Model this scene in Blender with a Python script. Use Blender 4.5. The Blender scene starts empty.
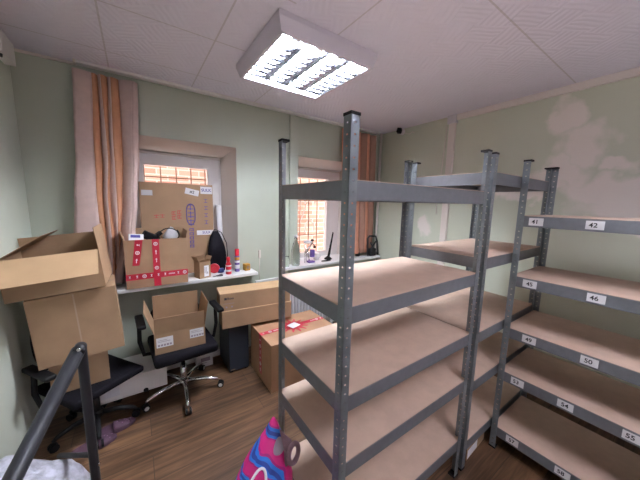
import bpy, bmesh, math, random
from mathutils import Vector, Matrix, Euler
random.seed(7)
PI = math.pi
S = bpy.context.scene
COL = S.collection

# ------------------------------------------------------------------ camera, world, lights, exposure
CAMH = 1.7043
cam = bpy.data.objects.new('camera', bpy.data.cameras.new('camera'))
COL.objects.link(cam)
Rv, Uv, Bv = Vector((0.823555, -0.566789, 0.022515)), Vector((0.060151, 0.126732, 0.990112)), Vector((-0.564038, -0.814057, 0.138464))
cam.matrix_world = Matrix(((Rv.x, Uv.x, Bv.x, 0), (Rv.y, Uv.y, Bv.y, 0), (Rv.z, Uv.z, Bv.z, CAMH), (0, 0, 0, 1)))
cam.data.sensor_width = 36
cam.data.lens = 266.7 * 36 / 640
cam.data.clip_start = 0.02
S.camera = cam

w = bpy.data.worlds.new('sky')
S.world = w
w.use_nodes = True
w.node_tree.nodes['Background'].inputs[0].default_value = (1.0, 0.97, 0.96, 1)
w.node_tree.nodes['Background'].inputs[1].default_value = 2.0
S.view_settings.view_transform = 'Standard'
S.view_settings.look = 'None'
S.view_settings.gamma = 1
S.view_settings.use_curve_mapping = False
FILL_EMIT = 100        # added fill light behind the camera, brightens the ceiling
S.view_settings.exposure = 1.52
TUBE_EMIT = 105      # fluorescent tubes of the ceiling lamp

# ------------------------------------------------------------------ materials
def mat(name, col, rough=0.6, metal=0.0, spec=0.5, var=0.0, scale=8.0, bump=0.0, bscale=60.0, col2=None, stretch=None, trans=0.0, emit=0, alpha=1.0, ior=1.45):
    m = bpy.data.materials.new(name)
    m.use_nodes = True
    nt = m.node_tree
    b = nt.nodes['Principled BSDF']
    b.inputs['Base Color'].default_value = (*col, 1)
    b.inputs['Roughness'].default_value = rough
    b.inputs['Metallic'].default_value = metal
    b.inputs['Specular IOR Level'].default_value = spec
    if trans:
        b.inputs['Transmission Weight'].default_value = trans
        b.inputs['IOR'].default_value = ior
    if alpha < 1:
        b.inputs['Alpha'].default_value = alpha
    if emit:
        b.inputs['Emission Color'].default_value = (*col, 1)
        b.inputs['Emission Strength'].default_value = emit
    tc = nt.nodes.new('ShaderNodeTexCoord')
    mp = nt.nodes.new('ShaderNodeMapping')
    nt.links.new(tc.outputs['Object'], mp.inputs['Vector'])
    if stretch: mp.inputs['Scale'].default_value = stretch
    if var or col2:
        n = nt.nodes.new('ShaderNodeTexNoise')
        n.inputs['Scale'].default_value = scale
        n.inputs['Detail'].default_value = 5
        nt.links.new(mp.outputs[0], n.inputs['Vector'])
        r = nt.nodes.new('ShaderNodeValToRGB')
        c2 = col2 if col2 else tuple(max(0, c * (1 - var)) for c in col)
        c1 = col if col2 else tuple(min(1, c * (1 + var)) for c in col)
        r.color_ramp.elements[0].color = (*c2, 1)
        r.color_ramp.elements[0].position = 0.35
        r.color_ramp.elements[1].color = (*c1, 1)
        r.color_ramp.elements[1].position = 0.65
        nt.links.new(n.outputs['Fac'], r.inputs[0])
        nt.links.new(r.outputs[0], b.inputs['Base Color'])
    if bump:
        n2 = nt.nodes.new('ShaderNodeTexNoise')
        n2.inputs['Scale'].default_value = bscale
        n2.inputs['Detail'].default_value = 4
        nt.links.new(mp.outputs[0], n2.inputs['Vector'])
        bp = nt.nodes.new('ShaderNodeBump')
        bp.inputs['Strength'].default_value = bump
        bp.inputs['Distance'].default_value = 0.01
        nt.links.new(n2.outputs['Fac'], bp.inputs['Height'])
        nt.links.new(bp.outputs[0], b.inputs['Normal'])
    return m

def N(nt, t, **kw):
    n = nt.nodes.new(t)
    for k, v in kw.items(): setattr(n, k, v)
    return n

def floor_mat():
    m = bpy.data.materials.new('laminate'); m.use_nodes = True; nt = m.node_tree; b = nt.nodes['Principled BSDF']
    tc = N(nt, 'ShaderNodeTexCoord')
    br = N(nt, 'ShaderNodeTexBrick'); br.offset = 0.37
    br.inputs['Scale'].default_value = 1.0
    br.inputs['Brick Width'].default_value = 1.25
    br.inputs['Row Height'].default_value = 0.19
    br.inputs['Mortar Size'].default_value = 0.0022
    br.inputs['Mortar Smooth'].default_value = 0.3
    br.inputs['Color1'].default_value = (0.0, 0.0, 0.0, 1); br.inputs['Color2'].default_value = (1, 1, 1, 1)
    br.inputs['Mortar'].default_value = (0.3, 0.3, 0.3, 1)
    nt.links.new(tc.outputs['Object'], br.inputs['Vector'])
    mp = N(nt, 'ShaderNodeMapping'); mp.inputs['Scale'].default_value = (1.6, 22, 1)
    nt.links.new(tc.outputs['Object'], mp.inputs['Vector'])
    no = N(nt, 'ShaderNodeTexNoise'); no.inputs['Scale'].default_value = 1.6; no.inputs['Detail'].default_value = 7; no.inputs['Distortion'].default_value = 0.8
    nt.links.new(mp.outputs[0], no.inputs['Vector'])
    mp2 = N(nt, 'ShaderNodeMapping'); mp2.inputs['Scale'].default_value = (1.2, 4.5, 1)
    nt.links.new(tc.outputs['Object'], mp2.inputs['Vector'])
    no2 = N(nt, 'ShaderNodeTexNoise'); no2.inputs['Scale'].default_value = 1.3; no2.inputs['Detail'].default_value = 3
    nt.links.new(mp2.outputs[0], no2.inputs['Vector'])
    a1 = N(nt, 'ShaderNodeMath', operation='MULTIPLY'); a1.inputs[1].default_value = 0.62
    nt.links.new(no.outputs['Fac'], a1.inputs[0])
    a2 = N(nt, 'ShaderNodeMath', operation='MULTIPLY_ADD'); a2.inputs[1].default_value = 0.45
    nt.links.new(no2.outputs['Fac'], a2.inputs[0]); nt.links.new(a1.outputs[0], a2.inputs[2])
    a3 = N(nt, 'ShaderNodeMath', operation='MULTIPLY_ADD'); a3.inputs[1].default_value = 0.13
    nt.links.new(br.outputs['Color'], a3.inputs[0]); nt.links.new(a2.outputs[0], a3.inputs[2])
    r = N(nt, 'ShaderNodeValToRGB'); e = r.color_ramp.elements
    e[0].position = 0.40; e[0].color = (0.036, 0.018, 0.010, 1)
    e[1].position = 0.80; e[1].color = (0.22, 0.118, 0.062, 1)
    q = e.new(0.57); q.color = (0.108, 0.056, 0.030, 1)
    nt.links.new(a3.outputs[0], r.inputs[0])
    mx = N(nt, 'ShaderNodeMixRGB'); mx.inputs[2].default_value = (0.045, 0.026, 0.018, 1)
    nt.links.new(br.outputs['Fac'], mx.inputs[0]); nt.links.new(r.outputs[0], mx.inputs[1])
    nt.links.new(mx.outputs[0], b.inputs['Base Color'])
    b.inputs['Roughness'].default_value = 0.42
    bp = N(nt, 'ShaderNodeBump'); bp.inputs['Strength'].default_value = 0.12; bp.inputs['Distance'].default_value = 0.004
    nt.links.new(no.outputs['Fac'], bp.inputs['Height']); nt.links.new(bp.outputs[0], b.inputs['Normal'])
    return m

TX, TY, TP = -0.105, 0.752, 0.594
def ceiling_mat():
    m = bpy.data.materials.new('foam_ceiling_tile'); m.use_nodes = True; nt = m.node_tree; b = nt.nodes['Principled BSDF']
    tc = N(nt, 'ShaderNodeTexCoord'); sp = N(nt, 'ShaderNodeSeparateXYZ')
    nt.links.new(tc.outputs['Object'], sp.inputs[0])
    def joint(sock, off):
        a = N(nt, 'ShaderNodeMath', operation='SUBTRACT'); a.inputs[1].default_value = off; nt.links.new(sp.outputs[sock], a.inputs[0])
        d = N(nt, 'ShaderNodeMath', operation='DIVIDE'); d.inputs[1].default_value = TP; nt.links.new(a.outputs[0], d.inputs[0])
        f = N(nt, 'ShaderNodeMath', operation='FRACT'); nt.links.new(d.outputs[0], f.inputs[0])
        p = N(nt, 'ShaderNodeMath', operation='PINGPONG'); p.inputs[1].default_value = 0.5; nt.links.new(f.outputs[0], p.inputs[0])
        l = N(nt, 'ShaderNodeMath', operation='LESS_THAN'); l.inputs[1].default_value = 0.0085; nt.links.new(p.outputs[0], l.inputs[0])
        return l
    jx, jy = joint('X', TX), joint('Y', TY)
    def lt(sock, v):
        n = N(nt, 'ShaderNodeMath', operation='LESS_THAN'); n.inputs[1].default_value = v; nt.links.new(sp.outputs[sock], n.inputs[0]); return n
    def comb(op, a, c):
        n = N(nt, 'ShaderNodeMath', operation=op); nt.links.new(a.outputs[0], n.inputs[0]); nt.links.new(c.outputs[0], n.inputs[1]); return n
    # seams are masked out over the right of the room except the one by the lamp
    jx = comb('MULTIPLY', jx, lt('X', 1.2))
    jy = comb('MULTIPLY', jy, comb('MAXIMUM', lt('X', .75), lt('Y', 1.0)))
    jj = comb('MAXIMUM', jx, jy)
    # basket-weave strokes embossed in the foam
    def wave(direction):
        wv = N(nt, 'ShaderNodeTexWave', bands_direction=direction); wv.inputs['Scale'].default_value = 9; wv.inputs['Distortion'].default_value = 2.2
        wv.inputs['Detail'].default_value = 2; wv.inputs['Detail Scale'].default_value = 1.4
        return wv
    mp = N(nt, 'ShaderNodeMapping'); mp.inputs['Rotation'].default_value = (0, 0, 0.55)
    nt.links.new(tc.outputs['Object'], mp.inputs['Vector'])
    wx, wy = wave('X'), wave('Y')
    nt.links.new(mp.outputs[0], wx.inputs['Vector']); nt.links.new(mp.outputs[0], wy.inputs['Vector'])
    ck = N(nt, 'ShaderNodeTexChecker'); ck.inputs['Scale'].default_value = 6.5
    ck.inputs['Color1'].default_value = (0, 0, 0, 1); ck.inputs['Color2'].default_value = (1, 1, 1, 1)
    nz = N(nt, 'ShaderNodeTexNoise'); nz.inputs['Scale'].default_value = 7
    nt.links.new(tc.outputs['Object'], nz.inputs['Vector'])
    mv = N(nt, 'ShaderNodeMixRGB'); mv.inputs[0].default_value = 0.07
    nt.links.new(mp.outputs[0], mv.inputs[1]); nt.links.new(nz.outputs['Color'], mv.inputs[2])
    nt.links.new(mv.outputs[0], ck.inputs['Vector'])
    mx = N(nt, 'ShaderNodeMixRGB'); nt.links.new(ck.outputs['Color'], mx.inputs[0])
    nt.links.new(wx.outputs['Color'], mx.inputs[1]); nt.links.new(wy.outputs['Color'], mx.inputs[2])
    sub = N(nt, 'ShaderNodeMath', operation='SUBTRACT'); nt.links.new(mx.outputs[0], sub.inputs[0]); nt.links.new(jj.outputs[0], sub.inputs[1])
    bp = N(nt, 'ShaderNodeBump'); bp.inputs['Strength'].default_value = 0.38; bp.inputs['Distance'].default_value = 0.006
    nt.links.new(sub.outputs[0], bp.inputs['Height']); nt.links.new(bp.outputs[0], b.inputs['Normal'])
    cm = N(nt, 'ShaderNodeMixRGB'); cm.inputs[1].default_value = (0.80, 0.775, 0.90, 1); cm.inputs[2].default_value = (0.64, 0.61, 0.68, 1)
    nt.links.new(jj.outputs[0], cm.inputs[0]); nt.links.new(cm.outputs[0], b.inputs['Base Color'])
    b.inputs['Roughness'].default_value = 0.7
    return m

def plaster_mat():
    """green wall with pinkish filler patches that have a shape of their own"""
    m = bpy.data.materials.new('patched_green_paint'); m.use_nodes = True; nt = m.node_tree; b = nt.nodes['Principled BSDF']
    tc = N(nt, 'ShaderNodeTexCoord')
    nz = N(nt, 'ShaderNodeTexNoise'); nz.inputs['Scale'].default_value = 3.4; nz.inputs['Detail'].default_value = 8
    nt.links.new(tc.outputs['Object'], nz.inputs['Vector'])
    wv = N(nt, 'ShaderNodeVectorMath', operation='MULTIPLY_ADD')
    wv.inputs[1].default_value = (0.5, 0.5, 0.5)
    nt.links.new(nz.outputs['Color'], wv.inputs[0]); nt.links.new(tc.outputs['Object'], wv.inputs[2])
    base = None
    X = 3.06
    for (y, z, ry, rz) in [(0.78, 2.50, 0.10, 0.17), (0.66, 2.22, 0.16, 0.17), (0.82, 2.00, 0.22, 0.13), (0.55, 1.85, 0.30, 0.12), (0.30, 1.72, 0.36, 0.14), (0.44, 2.05, 0.10, 0.07), (0.98, 1.86, 0.2, 0.08),
                           (1.25, 1.90, 0.12, 0.10), (2.05, 1.45, 0.10, 0.09), (0.05, 1.62, 0.25, 0.1)]:
        mp = N(nt, 'ShaderNodeVectorMath', operation='SUBTRACT'); mp.inputs[1].default_value = (X + .25, y + .25, z + .25)
        nt.links.new(wv.outputs[0], mp.inputs[0])
        ml = N(nt, 'ShaderNodeVectorMath', operation='MULTIPLY'); ml.inputs[1].default_value = (0.0, 1 / ry, 1 / rz)
        nt.links.new(mp.outputs[0], ml.inputs[0])
        ln = N(nt, 'ShaderNodeVectorMath', operation='LENGTH'); nt.links.new(ml.outputs[0], ln.inputs[0])
        mr = N(nt, 'ShaderNodeMapRange'); mr.inputs['From Min'].default_value = 1.2; mr.inputs['From Max'].default_value = 0.75
        nt.links.new(ln.outputs['Value'], mr.inputs['Value'])
        if base is None: base = mr.outputs[0]
        else:
            mx = N(nt, 'ShaderNodeMath', operation='MAXIMUM'); nt.links.new(base, mx.inputs[0]); nt.links.new(mr.outputs[0], mx.inputs[1]); base = mx.outputs[0]
    n2 = N(nt, 'ShaderNodeTexNoise'); n2.inputs['Scale'].default_value = 2.0; n2.inputs['Detail'].default_value = 4
    nt.links.new(tc.outputs['Object'], n2.inputs['Vector'])
    g = N(nt, 'ShaderNodeMixRGB'); g.inputs[1].default_value = (0.62, 0.63, 0.515, 1); g.inputs[2].default_value = (0.54, 0.585, 0.485, 1)
    nt.links.new(n2.outputs['Fac'], g.inputs[0])
    f = N(nt, 'ShaderNodeMath', operation='MULTIPLY'); f.inputs[1].default_value = 0.95; nt.links.new(base, f.inputs[0])
    cm = N(nt, 'ShaderNodeMixRGB'); cm.inputs[2].default_value = (0.80, 0.735, 0.69, 1)
    nt.links.new(f.outputs[0], cm.inputs[0]); nt.links.new(g.outputs[0], cm.inputs[1])
    nt.links.new(cm.outputs[0], b.inputs['Base Color'])
    b.inputs['Roughness'].default_value = 0.75
    return m

def brick_mat():
    m = bpy.data.materials.new('orange_brick'); m.use_nodes = True; nt = m.node_tree; b = nt.nodes['Principled BSDF']
    tc = N(nt, 'ShaderNodeTexCoord'); mp = N(nt, 'ShaderNodeMapping'); mp.inputs['Rotation'].default_value = (PI / 2, 0, 0)
    nt.links.new(tc.outputs['Object'], mp.inputs['Vector'])
    br = N(nt, 'ShaderNodeTexBrick'); br.inputs['Scale'].default_value = 1; br.inputs['Brick Width'].default_value = 0.26; br.inputs['Row Height'].default_value = 0.078
    br.inputs['Mortar Size'].default_value = 0.008
    br.inputs['Color1'].default_value = (0.50, 0.22, 0.16, 1); br.inputs['Color2'].default_value = (0.64, 0.37, 0.29, 1); br.inputs['Mortar'].default_value = (0.62, 0.50, 0.45, 1)
    nt.links.new(mp.outputs[0], br.inputs['Vector']); nt.links.new(br.outputs['Color'], b.inputs['Base Color'])
    b.inputs['Roughness'].default_value = 0.9
    return m

def bag_mat():
    m = bpy.data.materials.new('printed_bag_fabric'); m.use_nodes = True; nt = m.node_tree; b = nt.nodes['Principled BSDF']
    tc = N(nt, 'ShaderNodeTexCoord'); mp = N(nt, 'ShaderNodeMapping'); mp.inputs['Rotation'].default_value = (0.2, 0.85, 0.5)
    nt.links.new(tc.outputs['Object'], mp.inputs['Vector'])
    wv = N(nt, 'ShaderNodeTexWave', bands_direction='X'); wv.inputs['Scale'].default_value = 3.6; wv.inputs['Distortion'].default_value = 5.5; wv.inputs['Detail'].default_value = 1.0; wv.inputs['Detail Scale'].default_value = 1.6
    nt.links.new(mp.outputs[0], wv.inputs['Vector'])
    r = N(nt, 'ShaderNodeValToRGB'); r.color_ramp.interpolation = 'CONSTANT'; e = r.color_ramp.elements
    e[0].position = 0; e[0].color = (0.62, 0.012, 0.20, 1); e[1].position = 0.62; e[1].color = (0.02, 0.17, 0.62, 1)
    q = e.new(0.42); q.color = (0.38, 0.01, 0.20, 1); q = e.new(0.93); q.color = (0.02, 0.05, 0.30, 1)
    nt.links.new(wv.outputs['Color'], r.inputs[0]); nt.links.new(r.outputs[0], b.inputs['Base Color'])
    b.inputs['Roughness'].default_value = 0.45
    return m

M = {}
M['green'] = mat('green_wall_paint', (0.51, 0.545, 0.46), 0.75, var=0.04, scale=2.0)
M['green_left'] = mat('green_paint_lifted', (0.62, 0.66, 0.57), 0.75, var=0.05, scale=2.0)  # same green paint, colour lifted to offset the dim light on this wall
M['reveal'] = mat('pinkish_reveal_plaster', (0.60, 0.55, 0.52), 0.8, var=0.03, scale=3)
M['patched'] = plaster_mat()
M['ceiling'] = ceiling_mat()
M['floor'] = floor_mat()
M['brick'] = brick_mat()
M['white'] = mat('white_plastic', (0.78, 0.76, 0.76), 0.4)
M['cornice'] = mat('off_white_moulding', (0.74, 0.67, 0.63), 0.6)
M['sill'] = mat('white_sill_laminate', (0.80, 0.80, 0.82), 0.3)
M['steel'] = mat('galvanised_steel', (0.245, 0.275, 0.305), 0.34, metal=0.6, var=0.12, scale=14)
M['beam'] = mat('coated_steel_beam', (0.205, 0.215, 0.245), 0.42, metal=0.45, var=0.05, scale=30)
M['mdf'] = mat('fibreboard', (0.58, 0.425, 0.34), 0.62, var=0.05, scale=14)
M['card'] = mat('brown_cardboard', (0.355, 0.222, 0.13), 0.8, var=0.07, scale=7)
M['card_lit'] = mat('lit_cardboard', (0.56, 0.365, 0.21), 0.8, var=0.05, scale=6)  # brown cardboard with lamplight put into the colour, for brightly lit flaps
M['card_dk'] = mat('orange_cardboard', (0.44, 0.25, 0.145), 0.75, var=0.07, scale=7)
M['red_tape'] = mat('red_packing_tape', (0.52, 0.02, 0.05), 0.35)
M['clear_tape'] = mat('clear_packing_tape', (0.46, 0.33, 0.24), 0.2)
M['paper'] = mat('white_paper', (0.80, 0.79, 0.82), 0.6)
M['ink'] = mat('black_ink', (0.03, 0.03, 0.04), 0.6)
M['blue_ink'] = mat('blue_ink', (0.07, 0.06, 0.33), 0.6)
M['red_ink'] = mat('red_ink', (0.50, 0.05, 0.05), 0.6)
M['black'] = mat('black_plastic', (0.009, 0.009, 0.011), 0.5, spec=0.22)
M['blacksoft'] = mat('black_upholstery', (0.009, 0.008, 0.012), 0.85, spec=0.12, bump=0.2, bscale=80)
M['darkmetal'] = mat('black_painted_tube', (0.020, 0.020, 0.025), 0.5, spec=0.3)
M['steel_dark'] = mat('dark_grey_edge', (0.10, 0.10, 0.115), 0.5)  # grey strip along the stand leg, paler than the tube
M['chrome'] = mat('chrome', (0.75, 0.75, 0.77), 0.14, metal=1.0)
M['pink'] = mat('pinkish_curtain_cloth', (0.64, 0.475, 0.44), 0.85, var=0.04, scale=20, bump=0.05)
M['orange'] = mat('orange_curtain_lining', (0.60, 0.29, 0.16), 0.85, var=0.05, scale=20)
M['salmon'] = mat('salmon_curtain_cloth', (0.72, 0.33, 0.22), 0.8, var=0.06, scale=14)
M['rust'] = mat('brown_curtain_lining', (0.36, 0.19, 0.14), 0.85)
M['bar'] = mat('brown_grille_bar', (0.22, 0.13, 0.08), 0.6)
M['sack'] = mat('silver_white_film', (0.46, 0.46, 0.54), 0.38, var=0.25, scale=30, bump=1.0, bscale=16)
M['purple'] = mat('purple_foam', (0.085, 0.04, 0.07), 0.7)
M['purple_pat'] = mat('pink_pattern', (0.26, 0.14, 0.22), 0.7)
M['bag'] = bag_mat()
M['mesh_pink'] = mat('pinkish_bag_mesh', (0.26, 0.15, 0.19), 0.7, var=0.1, scale=50)
M['grey'] = mat('grey_fabric', (0.33, 0.27, 0.33), 0.7)
M['red'] = mat('red_plastic', (0.60, 0.02, 0.04), 0.3)
M['violet'] = mat('violet_plastic', (0.16, 0.10, 0.35), 0.35)
M['yellow'] = mat('amber_plastic', (0.60, 0.30, 0.04), 0.35)
M['navy'] = mat('dark_blue_plastic', (0.03, 0.05, 0.20), 0.35)
M['navycase'] = mat('dark_blue_grey_case', (0.022, 0.028, 0.042), 0.45)
M['glass'] = mat('clear_glass', (0.95, 1.0, 0.98), 0.03, trans=1.0)
M['radiator'] = mat('radiator_enamel', (0.70, 0.70, 0.74), 0.4)
M['reflector'] = mat('lamp_reflector', (0.62, 0.63, 0.68), 0.12, metal=1.0)
M['grey_panel'] = mat('light_grey_panel', (0.62, 0.61, 0.65), 0.45)
M['tube'] = mat('fluorescent_tube', (0.88, 0.93, 1.0), 0.4, emit=TUBE_EMIT)
M['up'] = mat('fill_light_diffuser', (0.92, 0.93, 1.0), 0.4, emit=FILL_EMIT)
M['dim_tube'] = mat('dim_fluorescent_tube', (0.95, 0.94, 1.0), 0.4, emit=TUBE_EMIT * .62)  # weaker tubes for the lamp behind the camera


# ------------------------------------------------------------------ mesh builder
class MB:
    def __init__(s): s.bm = bmesh.new(); s.mi = 0
    def _tag(s, faces):
        for f in faces: f.material_index = s.mi
    def box(s, c, d, rot=None, bev=0.0):
        """c centre, d full size"""
        m = Matrix.Translation(Vector(c))
        if rot is not None: m = m @ Euler(rot).to_matrix().to_4x4()
        m = m @ Matrix.Diagonal((d[0], d[1], d[2], 1))
        r = bmesh.ops.create_cube(s.bm, size=1, matrix=m)
        vs = r['verts']; fs = {f for v in vs for f in v.link_faces}
        if bev:
            es = {e for v in vs for e in v.link_edges}
            rr = bmesh.ops.bevel(s.bm, geom=list(es), offset=bev, segments=3, affect='EDGES', profile=0.6)
            fs = {f for f in fs if f.is_valid} | set(rr['faces'])
            for f in fs: f.smooth = True
        s._tag(fs); return s
    def b2(s, a, b, bev=0.0):
        return s.box([(a[i] + b[i]) / 2 for i in range(3)], [abs(b[i] - a[i]) for i in range(3)], None, bev)
    def slab(s, p, t):
        """thick polygon: p = planar outline, t = thickness vector"""
        t = Vector(t); a = [s.bm.verts.new(Vector(q)) for q in p]; b = [s.bm.verts.new(Vector(q) + t) for q in p]
        fs = [s.bm.faces.new(a), s.bm.faces.new(b[::-1])]
        n = len(p)
        for i in range(n): fs.append(s.bm.faces.new((a[i], b[i], b[(i + 1) % n], a[(i + 1) % n])))
        s._tag(fs); return s
    def tube(s, pts, r, n=10, close=False, cap=True):
        pts = [Vector(p) for p in pts]; rs = r if isinstance(r, (list, tuple)) else [r] * len(pts)
        rings = []; up = None
        L = len(pts)
        for i, p in enumerate(pts):
            if close: d = pts[(i + 1) % L] - pts[i - 1]
            else: d = pts[min(i + 1, L - 1)] - pts[max(i - 1, 0)]
            d.normalize()
            if up is None:
                up = Vector((0, 0, 1)) if abs(d.z) < 0.9 else Vector((1, 0, 0))
            side = d.cross(up).normalized(); up = side.cross(d).normalized()
            rings.append([s.bm.verts.new(p + (side * math.cos(2 * PI * k / n) + up * math.sin(2 * PI * k / n)) * rs[i]) for k in range(n)])
        fs = []
        for i in range(L if close else L - 1):
            A, B = rings[i], rings[(i + 1) % L]
            for k in range(n): fs.append(s.bm.faces.new((A[k], A[(k + 1) % n], B[(k + 1) % n], B[k])))
        for f in fs: f.smooth = True
        if cap and not close: fs += [s.bm.faces.new(rings[0][::-1]), s.bm.faces.new(rings[-1])]
        s._tag(fs); return s
    def lathe(s, c, prof, n=20, axis='z'):
        """prof = [(r, h)...]"""
        c = Vector(c); rings = []
        for r, h in prof:
            ring = []
            for k in range(n):
                a = 2 * PI * k / n
                v = Vector((r * math.cos(a), r * math.sin(a), h))
                if axis == 'y': v = Vector((v.x, v.z, v.y))
                if axis == 'x': v = Vector((v.z, v.x, v.y))
                ring.append(s.bm.verts.new(c + v))
            rings.append(ring)
        fs = []
        for A, B in zip(rings, rings[1:]):
            for k in range(n):
                f = s.bm.faces.new((A[k], A[(k + 1) % n], B[(k + 1) % n], B[k])); f.smooth = True; fs.append(f)
        fs += [s.bm.faces.new(rings[0][::-1]), s.bm.faces.new(rings[-1])]
        s._tag(fs); return s
    def grid(s, rows, close=False):
        """rows of points -> surface"""
        vv = [[s.bm.verts.new(Vector(p)) for p in r] for r in rows]
        fs = []
        for i in range(len(vv) - 1):
            m = len(vv[i])
            for j in range(m if close else m - 1):
                f = s.bm.faces.new((vv[i][j], vv[i][(j + 1) % m], vv[i + 1][(j + 1) % m], vv[i + 1][j])); f.smooth = True; fs.append(f)
        s._tag(fs); return s, vv
    def text(s, txt, m, size, depth=0.0006):
        """lettering as mesh, matrix m places it (x right, y up, z out)"""
        cu = bpy.data.curves.new('t', 'FONT'); cu.body = txt; cu.size = size; cu.extrude = depth; cu.offset = size * 0.018
        cu.align_x = 'CENTER'; cu.align_y = 'CENTER'
        o = bpy.data.objects.new('t', cu); COL.objects.link(o)
        me = bpy.data.meshes.new_from_object(o)
        n0 = len(s.bm.faces); v0 = len(s.bm.verts)
        me.transform(m); s.bm.from_mesh(me); s.bm.faces.ensure_lookup_table()
        s._tag([s.bm.faces[i] for i in range(n0, len(s.bm.faces))])
        bpy.data.objects.remove(o); bpy.data.curves.remove(cu); bpy.data.meshes.remove(me)
        return s
    def build(s, name, mats, parent=None, mods=None, fixn=True):
        if fixn: bmesh.ops.recalc_face_normals(s.bm, faces=s.bm.faces)
        me = bpy.data.meshes.new(name); s.bm.to_mesh(me); s.bm.free()
        for m in (mats if isinstance(mats, (list, tuple)) else [mats]): me.materials.append(m)
        o = bpy.data.objects.new(name, me); COL.objects.link(o)
        if parent is not None: o.parent = parent
        return o

def thing(name, label, cat, loc=(0, 0, 0), rot=(0, 0, 0), group=None):
    o = bpy.data.objects.new(name, None); COL.objects.link(o)
    o.empty_display_size = 0.05
    o.location = loc; o.rotation_euler = rot; o['label'] = label; o['category'] = cat
    if group: o['group'] = group
    return o
def tag(o, label, cat, group=None, loc=None, rot=None):
    o['label'] = label; o['category'] = cat
    if group: o['group'] = group
    if loc is not None: o.location = loc
    if rot is not None: o.rotation_euler = rot
    return o
def struct(o): o['kind'] = 'structure'; return o
def up_m(loc, rz=0, rx=PI / 2, extra=None):
    """matrix for lettering on an upright face: rz=0 reads from -y"""
    m = Matrix.Translation(Vector(loc)) @ Matrix.Rotation(rz, 4, 'Z') @ Matrix.Rotation(rx, 4, 'X')
    if extra: m = m @ Matrix.Rotation(extra, 4, 'Z')
    return m

# ------------------------------------------------------------------ the room
CL = 2.72; WY = 2.90; RX = 3.06; LX = -0.66; BY = -2.4
struct(MB().b2((LX - .1, BY - .1, -0.1), (RX + .1, WY + .35, 0)).build('floor', M['floor']))
struct(MB().b2((LX - .1, BY - .1, CL), (RX + .1, WY + .35, CL + .1)).build('ceiling', M['ceiling']))
struct(MB().b2((LX - .1, BY, 0), (LX, WY + .35, CL)).build('wall_left', M['green_left']))
struct(MB().b2((RX, BY, 0), (RX + .1, WY + .35, CL)).build('wall_right', M['patched']))
struct(MB().b2((LX - .1, BY - .1, 0), (RX + .1, BY, CL)).build('wall_back', M['cornice']))  # unseen wall, off-white chosen to bounce more light into the room
# window wall with two splayed niches
NZ0, NZ1, NB = 0.905, 2.255, 3.15
niches = [(-0.14, 0.911), (1.658, 2.60)]
b = MB()
xs = [LX] + [v for n in niches for v in n] + [RX]
for i in range(0, len(xs), 2): b.b2((xs[i], WY, 0), (xs[i + 1], WY + .35, CL))
for a, c in niches:
    b.b2((a, WY, 0), (c, WY + .35, NZ0 - .03)); b.b2((a, WY, NZ1), (c, WY + .35, CL))
struct(b.build('wall_window', M['green']))
FZ1 = 2.16
for i, (a, c) in enumerate(niches):
    s_ = 0.10
    r = MB()
    r.slab([(a, WY + .001, NZ0), (a, NB, NZ0), (a + s_, NB, NZ0)], (0, 0, NZ1 - NZ0))
    r.slab([(c, WY + .001, NZ0), (c, NB, NZ0), (c - s_, NB, NZ0)], (0, 0, NZ1 - NZ0))
    r.slab([(a, WY + .001, NZ1), (a, NB, NZ1), (a, NB, FZ1)], (c - a, 0, 0))
    struct(r.build('trim_%d' % (i + 1), M['reveal']))
# skirting and other trim
b = MB().b2((LX, WY - .012, 0), (RX, WY - .0005, .07)); struct(b.build('baseboard_window', M['white']))
b = MB().b2((RX - .012, BY, 0), (RX - .0005, WY - .013, .07)); struct(b.build('baseboard_right', M['white']))
b = MB().b2((LX + .0005, BY, 0), (LX + .012, WY - .013, .07)); struct(b.build('baseboard_left', M['white']))
b = MB().b2((1.535, WY - .035, 0), (1.645, WY - .0005, CL), .004); struct(b.build('trim_3', M['green']))
b = MB().b2((1.10, WY - .03, .745), (1.53, WY - .0005, .79), .004); struct(b.build('trim_4', M['white']))
b = MB().b2((RX - .035, BY, CL - .06), (RX - .0005, 1.76, CL - .0005), .006); struct(b.build('trim_5', M['cornice']))
b = MB().tube([(RX - .035, 2.855, 0.0), (RX - .035, 2.855, CL)], .017); struct(b.build('trim_6', M['cornice']))
b = MB().b2((LX, WY - .02, CL - .015), (-.3, WY - .0005, CL - .0005)); struct(b.build('trim_7', M['cornice']))
# vertical cable duct on the right wall with its box
t = thing('cable_duct', 'beige vertical cable duct running down the patched right wall', 'cable duct', (RX, 1.785, 0))
MB().b2((-.03, -.038, .35), (-.0005, .038, CL - .055), .003).build('channel', M['cornice'], t)
MB().b2((-.05, -.05, CL - .09), (-.0005, .05, CL - .0005), .003).build('junction_box', M['grey_panel'], t)
MB().tube([(-.012, .07, CL - .1), (-.012, .085, 2.3), (-.014, .10, 2.0), (-.012, .13, 1.9), (-.012, .12, 1.6)], .005, 6).build('cable', M['cornice'], t)

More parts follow.
